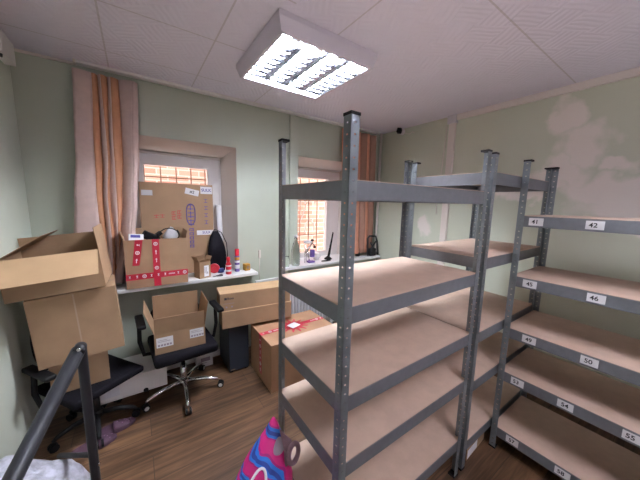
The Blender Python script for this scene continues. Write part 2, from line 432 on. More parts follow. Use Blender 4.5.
# windows: white plastic frames, glass
def window(i, x0, x1, fl, fr_):
    o = thing('window_%d' % i, '', '', (0, 0, 0)); del o['label']; del o['category']; o['kind'] = 'structure'
    z0, z1 = NZ0, FZ1
    f = MB()
    Y0, Y1 = NB, NB + .06
    fr = .10
    f.b2((x0, Y0, z0), (x0 + fl, Y1, z1)); f.b2((x1 - fr_, Y0, z0), (x1, Y1, z1))
    f.b2((x0 + fl, Y0, z0), (x1 - fr_, Y1, z0 + fr)); f.b2((x0 + fl, Y0, z1 - .125), (x1 - fr_, Y1, z1))
    f.build('window_frame', M['white'], o)
    MB().b2((x0 + fl, Y0 + .03, z0 + fr), (x1 - fr_, Y0 + .036, z1 - .125)).build('pane', M['glass_thin'], o)
    MB().b2((x0 + .1, Y0 - .02, z1 - .02), (x1 - .02, Y0, z1)).build('blind_rail', M['reveal'], o)
    MB().tube([(x1 - .03, Y0 - .015, z1 - .03), (x1 - .03, Y0 - .012, z0 + .5)], .004, 6).build('blind_cord', M['white'], o)
    return o
gt = bpy.data.materials.new('window_glass'); gt.use_nodes = True
nt = gt.node_tree; nt.nodes.remove(nt.nodes['Principled BSDF'])
mix = N(nt, 'ShaderNodeMixShader'); tr = N(nt, 'ShaderNodeBsdfTransparent'); gl = N(nt, 'ShaderNodeBsdfGlossy'); gl.inputs['Roughness'].default_value = 0.02
mix.inputs[0].default_value = 0.015
nt.links.new(tr.outputs[0], mix.inputs[1]); nt.links.new(gl.outputs[0], mix.inputs[2]); nt.links.new(mix.outputs[0], nt.nodes['Material Output'].inputs[0])
M['glass_thin'] = gt
window(1, -.05, .82, .14, .15)
window(2, 1.70, 2.52, .10, .23)
# sills
struct(MB().b2((-.20, 2.72, .905), (1.068, NB, .937), .004).build('trim_8', M['sill']))
struct(MB().b2((1.40, 2.72, .905), (3.0, NB, .937), .004).build('trim_9', M['sill']))
# outside: brick wall and grilles
o = MB().b2((-2.5, 4.2, -1.5), (6.5, 4.4, 4.2)).build('brick_wall', M['brick']); tag(o, 'orange brick wall of the neighbouring building outside the windows', 'wall')
def grille(x0, x1, label, ornate):
    t = thing('window_grille', label, 'window grille', ((x0 + x1) / 2, 3.42, .8), (0, 0, 0), 'metal grilles outside the windows')
    W = (x1 - x0) / 2
    b = MB(); n = 6
    for k in range(n + 1):
        x = -W + 2 * W * k / n; b.tube([(x, 0, 0), (x, 0, 1.5)], .007, 6)
    for z in (0.02, .42, .93, 1.14, 1.48): b.tube([(-W, 0, z), (W, 0, z)], .007, 6)
    b.build('bar', M['bar'], t)
    if ornate:
        b = MB()
        for z, cx in ((.45, .03), (.88, .03)):
            b.tube([(cx - .09, .012, z), (cx - .075, .012, z + .14), (cx, .012, z + .2), (cx + .075, .012, z + .14), (cx + .09, .012, z)], .008, 6)
        b.tube([(-.12, .012, .65), (-.05, .012, .85), (.06, .012, .95), (.2, .012, 1.15)], .008, 6)
        b.build('scroll', M['white'], t)
    for sx in (-1, 1):
        for z in (.1, 1.3): MB().b2((sx * W - .01, -.168, z), (sx * W + .01, .005, z + .03)).build('wall_bracket', M['bar'], t)
grille(-.05, .85, 'plain metal grille outside the left window behind the tall box', False)
grille(1.7, 2.6, 'metal grille with curved scrolls outside the right window', True)

# curtain rail
t = thing('curtain_rail', 'white ceiling curtain rail running along the window wall', 'curtain rail', (0, 2.84, CL))
MB().b2((-.31, -.03, -.022), (2.95, .03, -.0005), .003).build('track', M['white'], t)
MB().b2((-.315, -.033, -.026), (-.30, .033, -.0005), .003).build('end_cap', M['cornice'], t)

def curtain(name, label, zs, rows, mats_seq, ydep, mlist, y0, cat='curtain', group='curtains beside the windows'):
    t = thing(name, label, cat, (rows[0][0], y0, zs[-1]), (0, 0, 0), group)
    ox, oy, oz = t.location
    n = len(rows[0]) - 1
    def interp(j, z):
        for k in range(len(zs) - 1):
            if zs[k] >= z >= zs[k + 1]:
                f = (zs[k] - z) / (zs[k] - zs[k + 1]); f = f * f * (3 - 2 * f)
                return rows[k][j] * (1 - f) + rows[k + 1][j] * f
        return rows[-1][j]
    groups = {}
    for j in range(n): groups.setdefault(mats_seq[j], []).append(j)
    names = {0: 'curtain_panel', 1: 'lining'}
    for mi, js in groups.items():
        for j in js:
            b = MB(); R = []
            K = 18
            for k in range(K + 1):
                z = zs[0] + (zs[-1] - zs[0]) * k / K
                xa, xb = interp(j, z), interp(j + 1, z)
                row = []
                for q in range(7):
                    f = q / 6
                    ya = ydep[j] * (1 - f) + ydep[j + 1] * f
                    bul = -0.012 * math.sin(PI * f)
                    row.append((xa + (xb - xa) * f - ox, y0 + ya + bul - oy, z - oz))
                R.append(row)
            b.grid(R)
            o = b.build(names[mi], mlist[mi], t, fixn=False)
            md = o.modifiers.new('s', 'SOLIDIFY'); md.thickness = 0.003
    return t
zs = [2.655, 2.06, 1.69, 1.38, 0.98]
rows = [[-.325, -.215, -.18, -.16, -.12, -.10, -.05, .04, .076],
        [-.35, -.24, -.19, -.155, -.142, -.115, -.055, .01, .055],
        [-.385, -.25, -.21, -.18, -.17, -.12, -.085, -.012, .02],
        [-.41, -.245, -.21, -.175, -.155, -.13, -.115, -.045, -.012],
        [-.36, -.25, -.22, -.19, -.17, -.155, -.20, -.14, -.125]]
curtain('curtain', 'pinkish beige curtain with orange folds left of the left window', zs, rows, [0, 1, 0, 1, 0, 1, 0, 0], [-.015, .0, .03, -.01, .03, 0, .03, -.02, .02], [M['pink'], M['orange']], 2.83)
zs = [2.66, 2.0, 1.3, 0.99]
rows = [[2.26, 2.36, 2.44, 2.55, 2.60, 2.70, 2.78, 2.89], [2.28, 2.38, 2.45, 2.56, 2.62, 2.71, 2.80, 2.90], [2.33, 2.42, 2.47, 2.57, 2.64, 2.73, 2.82, 2.91], [2.36, 2.44, 2.5, 2.58, 2.66, 2.74, 2.83, 2.90]]
curtain('curtain', 'salmon orange curtain hanging in the corner right of the right window', zs, rows, [0, 1, 0, 0, 1, 0, 1], [0, -.02, .02, -.02, .02, -.015, .02, 0], [M['salmon'], M['rust']], 2.82)

# radiator
t = thing('radiator', 'white ribbed radiator under the right window', 'radiator', (1.85, 2.8, .12))
b = MB()
for k in range(19): b.box((-.40 + k * .045, 0, .30), (.034, .05, .54), None, .008)
b.build('panel', M['radiator'], t)
b = MB(); b.b2((-.42, -.03, .57), (.43, .03, .595)); b.build('top_grille', M['radiator'], t)
MB().tube([(-.42, 0, .04), (-.47, 0, .04), (-.47, .02, -.12)], .012).build('pipe', M['radiator'], t)
MB().b2((-.3, -.01, -.12), (-.27, .01, .04)).b2((.3, -.01, -.12), (.33, .01, .04)).b2((-.3, .02, .3), (.3, .09, .33)).build('bracket', M['radiator'], t)

# ------------------------------------------------------------------ ceiling lamps
def lamp(x0, y0, label, tube='tube'):
    W = .735
    t = thing('ceiling_lamp', label, 'ceiling lamp', (x0 + W / 2, y0 + W / 2, CL))
    h = W / 2
    b = MB()   # tapering housing skirt, open below
    top = [(-h, -h), (h, -h), (h, h), (-h, h)]; k = (h - .022) / h; i2 = (h - .04) / h
    R = [[(x, y, -.0005) for x, y in top], [(x, y, -.03) for x, y in top], [(x * k, y * k, -.098) for x, y in top], [(x * i2, y * i2, -.098) for x, y in top], [(x * i2, y * i2, -.03) for x, y in top]]
    _, vv = b.grid(R, close=True)
    for f in b.bm.faces: f.smooth = False
    b.build('housing', M['lampbody'], t, fixn=False)
    b = MB(); s_ = h - .04
    b.b2((-s_, -s_, -.03), (s_, s_, -.026)).build('reflector', M['reflector'], t)
    for j in range(4):
        x = -s_ + (j + .5) * (2 * s_ / 4)
        MB().tube([(x, -s_ + .02, -.05), (x, s_ - .02, -.05)], .012, 10).build('fluorescent_tube', M[tube], t)
    b = MB()
    for j in range(5):
        x = -s_ + j * (2 * s_ / 4)
        wd = .014 if 0 < j < 4 else .006
        b.slab([(x - wd, -s_, -.062), (x + wd, -s_, -.062), (x + .002, -s_, -.097), (x - .002, -s_, -.097)], (0, 2 * s_, 0))
    b.build('louvre_rail', M['reflector'], t)
    b = MB()
    for j in range(4):
        x = -s_ + (j + .5) * (2 * s_ / 4)
        for q in range(1, 9):
            y = -s_ + q * (2 * s_ / 9)
            b.slab([(x - s_ / 4, y - .004, -.064), (x - s_ / 4, y + .004, -.064), (x - s_ / 4, y, -.096)], (s_ / 2, 0, 0))
    b.build('cross_blade', M['reflector'], t)
    return t
M['lampbody'] = mat('white_enamel_housing', (0.66, 0.63, 0.72), 0.4)
lamp(.69, 1.42, 'square white louvred fluorescent ceiling lamp above the front shelving rack')
lamp(.75, -1.0, 'second square louvred ceiling lamp, the one behind the camera', 'dim_tube')

t = thing('added_fill_light', 'added unseen fill light with an upward bowl on a pole behind the camera', 'fill light', (1.5, -1.7, 0))  # unseen light, added only to lift the ceiling and the ambient level
MB().lathe((0, 0, 0), [(.14, 0), (.14, .02), (.02, .035), (.014, .05), (.014, 1.72), (.03, 1.74)], 24).build('pole', M['darkmetal'], t)
b = MB(); b.grid([[(r * math.cos(a), r * math.sin(a), z) for a in [2 * PI * k / 28 for k in range(28)]] for r, z in ((.03, 1.74), (.10, 1.76), (.17, 1.82), (.165, 1.82), (.03, 1.75))], close=True); b.build('bowl', M['white'], t)
MB().lathe((0, 0, 1.775), [(.09, 0), (.12, .012)], 28).build('diffuser', M['up'], t)

# ------------------------------------------------------------------ shelving racks
PW = .038
def post_mesh(sx, sy, H):
    """L profile: corner at 0,0, flanges run towards +sx and +sy; slots punched through"""
    b = MB()
    w0 = PW / 2 - .0045; w1 = PW / 2 + .0045
    zs_ = [0]
    z = .03
    while z < H - .02:
        zs_ += [z, z + .006]; z += .038
    zs_.append(H)
    t = .0016
    for ax in (0, 1):
        sgn = sx if ax == 0 else sy
        cols = [0, w0, w1, PW]
        for i in range(len(zs_) - 1):
            slot = (i % 2 == 1)
            for j in range(3):
                if slot and j == 1: continue
                if not slot and j > 0: continue
                a0, a1 = (cols[j], cols[j + 1]) if slot else (0, PW)
                p, q = sgn * a0, sgn * a1
                if ax == 0:
                    P = [(p, 0, zs_[i]), (q, 0, zs_[i]), (q, 0, zs_[i + 1]), (p, 0, zs_[i + 1])]; T = (0, sy * t, 0)
                else:
                    P = [(0, p, zs_[i]), (0, q, zs_[i]), (0, q, zs_[i + 1]), (0, p, zs_[i + 1])]; T = (sx * t, 0, 0)
                b.slab(P, T)
    return b
def rack(label, loc, rz, L, W, H, levels, numbers=None):
    t = thing('shelving_rack', label, 'shelving rack', loc, (0, 0, rz), 'grey metal shelving racks with fibreboard shelves')
    for (x, y, sx, sy) in ((0, 0, 1, 1), (L, 0, -1, 1), (0, W, 1, -1), (L, W, -1, -1)):
        p = post_mesh(sx, sy, H).build('post', M['steel'], t); p.location = (x, y, 0)
        MB().b2((-sx * .002, -sy * .002, H - .006), (sx * (PW + .002), sy * (PW + .002), H + .004)).build('end_cap', M['black'], p)
        MB().b2((-sx * .002, -sy * .002, -.0), (sx * (PW + .002), sy * (PW + .002), .012)).build('foot', M['black'], p)
    HB = .066
    for li, z in enumerate(levels):
        zt = z - .003
        e = .003
        fb = None
        for k, (a, c) in enumerate([((e, e), (L - e, e + .012)), ((e, W - e - .012), (L - e, W - e)), ((e, e + .012), (e + .012, W - e - .012)), ((L - e - .012, e + .012), (L - e, W - e - .012))]):
            b = MB(); b.b2((a[0], a[1], zt - HB), (c[0], c[1], zt))
            # inner ledge that carries the board
            if k == 0: b.b2((a[0], c[1], zt - .012), (c[0], c[1] + .018, zt - .010))
            if k == 1: b.b2((a[0], a[1] - .018, zt - .012), (c[0], a[1], zt - .010))
            o = b.build('beam', M['beam'], t)
            if k == 0: fb = o
        MB().b2((.0055, .0055, z - .009), (L - .0055, W - .0055, z)).build('shelf_board', M['mdf'], t)
        if numbers:
            for num, x in numbers[li]:
                zc = z - .035; y = e - .0012
                lb = MB().b2((x - .036, y - .0006, zc - .023), (x + .036, y + .0006, zc + .023)).build('shelf_label', M['paper'], t)
                lb['label'] = 'white sticker printed with the number ' + num
                MB().text(num, up_m((x + random.uniform(-.008, .004), y - .0008, zc - .001)), .034, .0003).build('number', M['ink'], lb)
    return t
rack('empty grey metal rack with five fibreboard shelves standing in front, nearest the bag', (.598, .70, 0), 0, .995, .536, 2.0, [1.786, 1.328, .965, .668, .262])
rack('grey metal rack between the front rack and the right wall, its top shelf highest', (1.64, .70, 0), 0, .941, .536, 1.996, [1.898, 1.407, .942, .615, .195])
rack('grey metal rack with numbered white labels along the right wall', (2.002, .69, 0), -PI / 2, 1.5, .53, 1.99, [1.653, 1.264, .908, .596, .172],
     [[('41', .10), ('42', .355)], [('45', .11), ('46', .405)], [('49', .145), ('50', .42)], [('53', .115), ('54', .355), ('55', .615)], [('57', .13), ('58', .39)]])

# packaging under the middle rack
t = thing('flat_carton', 'flattened printed carton lying on the floor under the middle rack', 'carton', (1.87, .875, 0.0), (0, 0, .06))
MB().b2((-.14, -.15, .0), (.14, .16, .085), .002).build('body', M['card'], t)
MB().b2((-.13, -.1505, .008), (.02, -.1500, .072)).build('label_strip', M['paper'], t)

# ------------------------------------------------------------------ cardboard boxes
TH = .004
def open_box(name, label, loc, rz, w, d, h, flaps, mt, tilt=(0, 0), group=None, flap_mats=None):
    """origin = centre of the bottom; flaps = dict side->(length, angle from upright, outward positive)"""
    t = thing(name, label, 'cardboard box', loc, (tilt[0], tilt[1], rz), group)
    b = MB()
    b.b2((-w / 2, -d / 2, 0), (w / 2, d / 2, TH))
    b.b2((-w / 2, -d / 2, TH), (w / 2, -d / 2 + TH, h)); b.b2((-w / 2, d / 2 - TH, TH), (w / 2, d / 2, h))
    b.b2((-w / 2, -d / 2 + TH, TH), (-w / 2 + TH, d / 2 - TH, h)); b.b2((w / 2 - TH, -d / 2 + TH, TH), (w / 2, d / 2 - TH, h))
    b.build('body', mt, t)
    for side, (ln, ang) in flaps.items():
        s_, c_ = math.sin(ang) * ln, math.cos(ang) * ln
        g = .004
        if side == 'front': P = [(-w / 2 + g, -d / 2, h), (w / 2 - g, -d / 2, h), (w / 2 - g, -d / 2 - s_, h + c_), (-w / 2 + g, -d / 2 - s_, h + c_)]; T = Vector((0, -c_, s_))
        if side == 'back': P = [(-w / 2 + g, d / 2, h), (w / 2 - g, d / 2, h), (w / 2 - g, d / 2 + s_, h + c_), (-w / 2 + g, d / 2 + s_, h + c_)]; T = Vector((0, -c_, -s_))
        if side == 'left': P = [(-w / 2, -d / 2 + g, h), (-w / 2, d / 2 - g, h), (-w / 2 - s_, d / 2 - g, h + c_), (-w / 2 - s_, -d / 2 + g, h + c_)]; T = Vector((c_, 0, s_))
        if side == 'right': P = [(w / 2, -d / 2 + g, h), (w / 2, d / 2 - g, h), (w / 2 + s_, d / 2 - g, h + c_), (w / 2 + s_, -d / 2 + g, h + c_)]; T = Vector((-c_, 0, s_))
        T = T.normalized() * .003
        if side == 'front': T = Vector((0, c_, s_)).normalized() * .003
        MB().slab(P, T).build('flap', (flap_mats or {}).get(side, mt), t)
    return t
def closed_box(name, label, loc, rz, w, d, h, mt, group=None, tape=True, seam=True, rot=None, cat='cardboard box'):
    t = thing(name, label, cat, loc, rot if rot else (0, 0, rz), group)
    MB().b2((-w / 2, -d / 2, 0), (w / 2, d / 2, h - .004), .002).build('body', mt, t)
    g = .0015
    MB().b2((-w / 2 + .001, -d / 2 + .001, h - .004), (w / 2 - .001, -g, h)).build('flap', mt, t)
    MB().b2((-w / 2 + .001, g, h - .004), (w / 2 - .001, d / 2 - .001, h)).build('flap', mt, t)
    if tape:
        MB().b2((-w / 2 - .0006, -.025, h), (w / 2 + .0006, .025, h + .0008)).b2((-w / 2 - .0008, -.025, h - .07), (-w / 2, .025, h)).b2((w / 2, -.025, h - .07), (w / 2 + .0008, .025, h)).build('tape', M['clear_tape'], t)
    return t
def fragile_marks(b, p0, dx, dz, n, seq, out):
    """white marks along a tape: p0 start, dx along, dz across (vectors), out = offset vector"""
    dx, dz, out, p0 = Vector(dx), Vector(dz), Vector(out), Vector(p0)
    L = dx.length; u = dx.normalized(); v = dz.normalized(); hw = dz.length
    for k in range(n):
        c = p0 + dx * ((k + .5) / n); s = seq[k % len(seq)]; r = hw * .62
        if s == 'o':
            ro = [c + (u * math.cos(a) + v * math.sin(a)) * r for a in [i * PI / 8 for i in range(16)]]
            ri = [c + (u * math.cos(a) + v * math.sin(a)) * r * .62 for a in [i * PI / 8 for i in range(16)]]
            for i in range(16):
                j = (i + 1) % 16
                b.slab([ro[i], ro[j], ri[j], ri[i]], out)
            b.slab([c + u * r * .3 + v * r * .25, c - u * r * .3 + v * r * .25, c - u * r * .3 - v * r * .25, c + u * r * .3 - v * r * .25], out)
        elif s == '^':      # arrow along u
            b.slab([c - u * r * 1.3 - v * r * .18, c + u * r * .2 - v * r * .18, c + u * r * .2 + v * r * .18, c - u * r * 1.3 + v * r * .18], out)
            b.slab([c + u * r * .2 - v * r * .5, c + u * r * 1.1, c + u * r * .2 + v * r * .5], out)
        elif s == 'g':      # goblet
            b.slab([c - v * r * .6 - u * r * .5, c - v * r * .6 + u * r * .5, c - v * r * .45 + u * r * .5, c - v * r * .45 - u * r * .5], out)
            b.slab([c - u * r * .08 - v * r * .45, c + u * r * .08 - v * r * .45, c + u * r * .45 + v * r * .7, c - u * r * .45 + v * r * .7], out)
        elif s == '=':
            for q in (-.28, .12): b.slab([c + v * r * q - u * r * 1.6, c + v * r * q + u * r * 1.6, c + v * r * (q + .22) + u * r * 1.6, c + v * r * (q + .22) - u * r * 1.6], out)

# taped box on the left sill
W_, D_, H_ = .47, .295, .42
t = open_box('cardboard_box', 'open brown cardboard box with red fragile tape on the left window sill', (.14, 2.855, .937), -.02, W_, D_, H_, {'back': (.075, .1), 'left': (.075, .3), 'right': (.065, .2)}, M['card'])
b = MB(); F = -D_ / 2
b.b2((-W_ / 2 - .0008, F - .0012, .075), (W_ / 2 + .0008, F - .0004, .127))
b.b2((-.035, F - .0016, 0.0), (.018, F - .0009, H_))
b.slab([(-.185, F - .0006, .20), (-.135, F - .0006, .20), (-.10, F - .0006, H_), (-.155, F - .0006, H_)], (0, -.0008, 0))
b.mi = 1
O_ = (0, -.0006, 0)
fragile_marks(b, (-W_ / 2, F - .0013, .101), (W_, 0, 0), (0, 0, .026), 9, 'ggoggg=go'.replace('g=g', 'g=g'), O_)
fragile_marks(b, (-.0085, F - .0017, .13), (0, 0, .285), (-.026, 0, 0), 4, ['o', '^', '^', 'o'], O_)
fragile_marks(b, (-.158, F - .0015, .21), (.03, 0, .2), (-.026, 0, .004), 3, ['^', 'o', 'g'], O_)
b.build('red_tape', [M['red_tape'], M['paper']], t)
# contents
t = thing('packet', 'white and blue printed packet sticking out of the taped sill box', 'packet', (-.01, 2.79, 1.345), (-.5, .1, .1))
MB().b2((-.055, -.012, -.05), (.055, .012, .055), .003).build('body', M['paper'], t)
MB().b2((-.04, -.0128, .02), (.03, -.012, .045)).build('blue_band', M['blue_ink'], t)
t = thing('tool_case', 'black angular gadget lying in the taped sill box', 'gadget', (.10, 2.88, 1.36), (.2, .5, .4))
MB().box((0, 0, 0), (.13, .06, .07), None, .012).build('body', M['black'], t)
MB().box((.05, 0, .05), (.03, .045, .06), (0, .4, 0), .008).build('handle', M['black'], t)
b = MB(); pts = []
for k in range(24):
    a = k / 23 * 2.2 * PI; pts.append((.25 + .085 * math.cos(a), 2.87 + .02 * math.sin(a * 1.7), 1.36 + .07 * math.sin(a) + .005 * k / 8))
o = b.tube(pts, .005, 6).build('cable', M['black']); tag(o, 'looped black cable inside the taped sill box', 'cable')
b = MB(); R = []
for i in range(9):
    th = PI * i / 8; R.append([(.27 + .06 * math.sin(th) * math.cos(a) * (1 + .2 * math.sin(3 * a + i)), 2.93 + .05 * math.sin(th) * math.sin(a), 1.355 + .065 * math.cos(th) * (1 + .15 * math.sin(2 * a)) + .02 * math.sin(a)) for a in [2 * PI * k / 14 for k in range(14)]])
o = b.grid(R, close=True)[0].build('plastic_bag', M['grey_panel']); tag(o, 'crumpled pale plastic bag stuffed in the right of the taped sill box', 'plastic bag')
# tall flat box at the back of the niche
t = thing('tall_carton', 'tall flat brown carton with blue and red printing blocking the left window', 'cardboard box', (.365, 3.075, .937))
MB().b2((-.325, -.05, 0), (.325, .05, .925), .003).build('body', M['card'], t)
b = MB(); b.b2((.205, -.0512, .83), (.32, -.0503, .905)); b.b2((.155, -.0512, .40), (.32, -.0503, .45))
b.build('sticker', M['paper'], t)
b = MB(); b.text('SULK', up_m((.262, -.0514, .868)), .042, .0003); b.text('SULK', up_m((.25, -.0514, .425)), .036, .0003); b.build('sticker_print', M['blue_ink'], t)
b = MB(); b.box((.125, -.0512, .845), (.13, .0008, .06), (0, .22, 0)); b.build('note', M['paper'], t)
MB().text('#2', up_m((.125, -.0518, .845), extra=-.22), .04, .0003).build('handwriting', M['ink'], t)
MB().b2((-.31, -.0512, .80), (-.22, -.0503, .85)).build('sticker', M['grey_panel'], t)
b = MB()
cx, cz = .105, .62
ring = [(cx + .04 * math.cos(a), -.0506, cz + .105 * (1 if math.sin(a) > 0 else -1) * abs(math.sin(a)) ** .6) for a in [2 * PI * k / 28 for k in range(28)]]
b.tube(ring, .004, 4, close=True)
for z in (.70, .62, .54): b.b2((cx - .028, -.0512, z - .03), (cx + .028, -.0503, z - .022)); b.b2((cx - .028, -.0512, z + .01), (cx + .028, -.0503, z + .017)); b.b2((cx - .006, -.0512, z - .04), (cx + .002, -.0503, z + .028))
for k in range(5):
    z = .46 - k * .043; b.b2((cx - .02, -.0512, z - .016), (cx - .013, -.0503, z + .014)); b.b2((cx - .02, -.0512, z + .008), (cx + .022, -.0503, z + .014)); b.b2((cx + .012, -.0512, z - .018), (cx + .019, -.0503, z + .01)); b.b2((cx - .008, -.0512, z - .014), (cx + .008, -.0503, z - .008))
for k in range(4):
    z = .76 - k * .075; b.b2((.235, -.0512, z - .02), (.27, -.0503, z - .015)); b.b2((.235, -.0512, z + .012), (.27, -.0503, z + .017)); b.b2((.25, -.0512, z - .02), (.255, -.0503, z + .017))
b.build('blue_print', M['blue_ink'], t)
b = MB()
for (x, z) in ((-.05, .63), (0.0, .64), (-.05, .585), (0.0, .595)):
    b.b2((x - .018, -.0512, z + .012), (x + .018, -.0503, z + .018)); b.b2((x - .018, -.0512, z - .018), (x + .018, -.0503, z - .012)); b.b2((x - .003, -.0512, z - .018), (x + .003, -.0503, z + .018)); b.b2((x - .018, -.0512, z - .018), (x - .013, -.0503, z + .018))
b.build('red_print', M['red_ink'], t)
b = MB()
for (x, z) in ((-.20, .60), (-.15, .603)):
    b.b2((x - .022, -.0512, z + .008), (x + .022, -.0503, z + .014)); b.b2((x - .018, -.0512, z - .014), (x + .018, -.0503, z - .009)); b.b2((x - .003, -.0512, z - .014), (x + .003, -.0503, z + .02))
b.build('red_print', M['red_ink'], t)
MB().b2((.20, -.0508, 0.0), (.2015, -.0503, .92)).build('seam', M['card'], t)
# small open carton
t = open_box('small_carton', 'small open brown carton with a paper label on the left window sill', (.52, 2.81, .937), .33, .115, .105, .165, {'back': (.05, -.2), 'left': (.055, .45), 'right': (.05, .35), 'front': (.03, .6)}, M['card'])
MB().b2((-.012, -.0533, .015), (.038, -.0525, .125)).build('paper_label', M['paper'], t)
MB().b2((-.006, -.0539, .05), (.0, -.0533, .11)).b2((.01, -.0539, .04), (.014, -.0533, .11)).b2((.02, -.0539, .04), (.028, -.0533, .06)).build('print', M['grey'], t)
# black soft bag leaning, with thin bow
t = thing('black_pouch', 'black soft pouch with a thin handle leaning on the tall carton', 'pouch', (.715, 2.97, .937))
R = []
for i in range(12):
    f = i / 11; z = .44 * f; wd = .02 + .075 * math.sin(PI * min(1, .18 + f * .80)) ** .8; dp = .03 * math.sin(PI * (.12 + f * .85)) + .006
    R.append([(wd * math.cos(a) - .02 * f, dp * math.sin(a) * (1 + .2 * math.sin(5 * a + f * 7)) + .015 * f, z) for a in [2 * PI * k / 16 for k in range(16)]])
b = MB(); _, vv = b.grid(R, close=True); b.bm.faces.new(vv[0]); b.bm.faces.new(vv[-1]); b.build('body', M['blacksoft'], t)
MB().tube([(.06, .01, .05), (.105, .02, .16), (.10, .03, .30), (.05, .04, .42), (-.02, .03, .46), (-.07, .02, .38), (-.095, .01, .2)], .005, 6).build('handle', M['black'], t)
t = tag(MB().lathe((0, 0, 0), [(.031, 0), (.033, .02), (.033, .70), (.031, .72)], 16).build('paper_roll', M['paper']), 'white paper roll standing upright in the corner of the left window niche', 'paper roll', None, (.775, 3.07, .937), (.0, -.03, 0))
t = tag(MB().lathe((0, 0, 0), [(.045, -.012), (.052, -.008), (.052, .008), (.045, .012)], 24, 'y').lathe((0, -.013, 0), [(.02, -.002), (.02, .002)], 16, 'y').build('tape_reel', M['red']), 'round red reel leaning beside the black pouch', 'reel', None, (.655, 2.90, .99), (.12, 0, -.25))
t = tag(MB().lathe((0, 0, 0), [(.022, 0), (.034, .003), (.034, .042), (.022, .045)], 20).build('tape_roll', M['navy']), 'dark blue roll of tape on the left sill by the red bottle', 'tape roll', None, (.72, 2.90, .937))
t = thing('red_bottle', 'short red bottle with a red cap on the left window sill', 'bottle', (.775, 2.80, .937))
MB().lathe((0, 0, 0), [(.026, 0), (.029, .005), (.029, .10), (.022, .118), (.014, .128), (.014, .14)], 18).build('body', M['red'], t)
MB().lathe((0, 0, 0), [(.017, .138), (.018, .142), (.018, .178), (.014, .182)], 16).build('cap', M['red'], t)
MB().lathe((0, 0, 0), [(.0295, .03), (.0297, .034), (.0297, .048), (.0295, .05)], 18).lathe((0, 0, 0), [(.0295, .085), (.0297, .088), (.0297, .094), (.0295, .097)], 18).build('white_print', M['paper'], t)
t = thing('spray_can', 'tall violet spray can with white print and red cap on the left window sill', 'spray can', (.885, 2.86, .937))
MB().lathe((0, 0, 0), [(.024, 0), (.026, .004), (.026, .168), (.02, .182)], 18).build('body', M['violet'], t)
MB().lathe((0, 0, 0), [(.0225, .176), (.023, .18), (.023, .245), (.02, .25)], 18).build('cap', M['red'], t)
MB().lathe((0, 0, 0), [(.0262, .035), (.0265, .037), (.0265, .075), (.0262, .077)], 18).lathe((0, 0, 0), [(.0262, .10), (.0265, .103), (.0265, .12), (.0262, .123)], 18).build('white_print', M['paper'], t)
MB().lathe((0, 0, 0), [(.0263, .13), (.0268, .132), (.0268, .16), (.0263, .162)], 18).build('orange_print', M['yellow'], t)
t = thing('amber_cup', 'small square amber tealight cup at the right end of the left sill', 'cup', (.99, 2.86, .937), (0, 0, .2))
MB().b2((-.03, -.03, 0), (.03, .03, .075), .006).build('body', M['yellow'], t)
MB().lathe((0, -.0312, .038), [(.02, -.001), (.02, .001)], 16, 'y').build('round_mark', M['card'], t)
t = thing('keys', 'dark bunch of keys lying on the left sill edge', 'keys', (.64, 2.76, .937))
b = MB()
for k, a in enumerate((-.35, .1, .5)):
    b.box((.03 * math.cos(a), .03 * math.sin(a) * .5, .005 + .003 * k), (.07, .012, .003), (0, 0, a))
    b.box((.055 * math.cos(a), .03 * math.sin(a) * .9, .005 + .003 * k), (.022, .022, .004), (0, 0, a))
b.build('key', M['ink'], t)
MB().tube([(-.02 + .014 * math.cos(a), .014 * math.sin(a), .004) for a in [2 * PI * k / 12 for k in range(12)]], .0025, 5, close=True).build('ring', M['steel'], t)

# ------------------------------------------------------------------ things on the right sill
t = thing('glass_carafe', 'clear glass bottle at the left end of the right window sill', 'bottle', (1.585, 2.80, .937))
MB().lathe((0, 0, 0), [(.045, 0), (.052, .01), (.052, .20), (.035, .26), (.016, .31), (.016, .35)], 20).build('body', M['glass'], t)
MB().lathe((0, 0, 0), [(.02, .345), (.022, .35), (.022, .37), (.018, .375)], 16).build('stopper', M['grey_panel'], t)
t = thing('glass_jar', 'short clear glass jar beside the bottle on the right sill', 'jar', (1.455, 2.79, .937))
MB().lathe((0, 0, 0), [(.028, 0), (.032, .006), (.032, .12), (.028, .125)], 18).build('body', M['glass'], t)
t = thing('desk_magnifier', 'pale clamp magnifier with black knobs standing on the right sill', 'desk tool', (1.83, 2.84, .937))
b = MB().tube([(-.09, 0, 0.005), (-.09, 0, .25)], .007, 6).tube([(-.05, .02, 0.005), (-.06, .02, .22)], .006, 6).tube([(-.10, 0, .10), (.02, 0, .26), (.06, 0, .20)], .012, 8).tube([(-.02, 0, 0.005), (-.05, 0, .14)], .01, 8)
b.build('arm', M['chrome'], t)
MB().lathe((-.05, 0, .26), [(.02, -.01), (.055, 0), (.06, .015), (.03, .03)], 18).build('head', M['grey_panel'], t)
MB().lathe((.01, -.015, .29), [(.016, -.014), (.022, 0), (.016, .014)], 12).lathe((.045, -.015, .20), [(.014, -.012), (.022, 0), (.014, .012)], 12).build('knob', M['black'], t)
MB().box((.02, 0, .12), (.05, .05, .10), None, .008).box((0, 0, .012), (.09, .07, .024), None, .006).build('clamp', M['violet'], t)
b = MB(); pts = [(.08 + 1.93 * 0 + .06 * math.cos(k / 20 * 2 * PI * 1.6) + k * .004, .02 * math.sin(k / 20 * 2 * PI * 1.6), .008) for k in range(21)]
o = b.tube(pts, .005, 6).build('cable', M['black']); tag(o, 'black cable coiled on the right sill beside the magnifier', 'cable', None, (1.93, 2.80, .937))
t = thing('coffee_mug', 'white mug on the right window sill behind the magnifier', 'mug', (1.99, 2.95, .937))
MB().lathe((0, 0, 0), [(.03, 0), (.04, .004), (.042, .09), (.038, .094)], 18).build('body', M['white'], t)
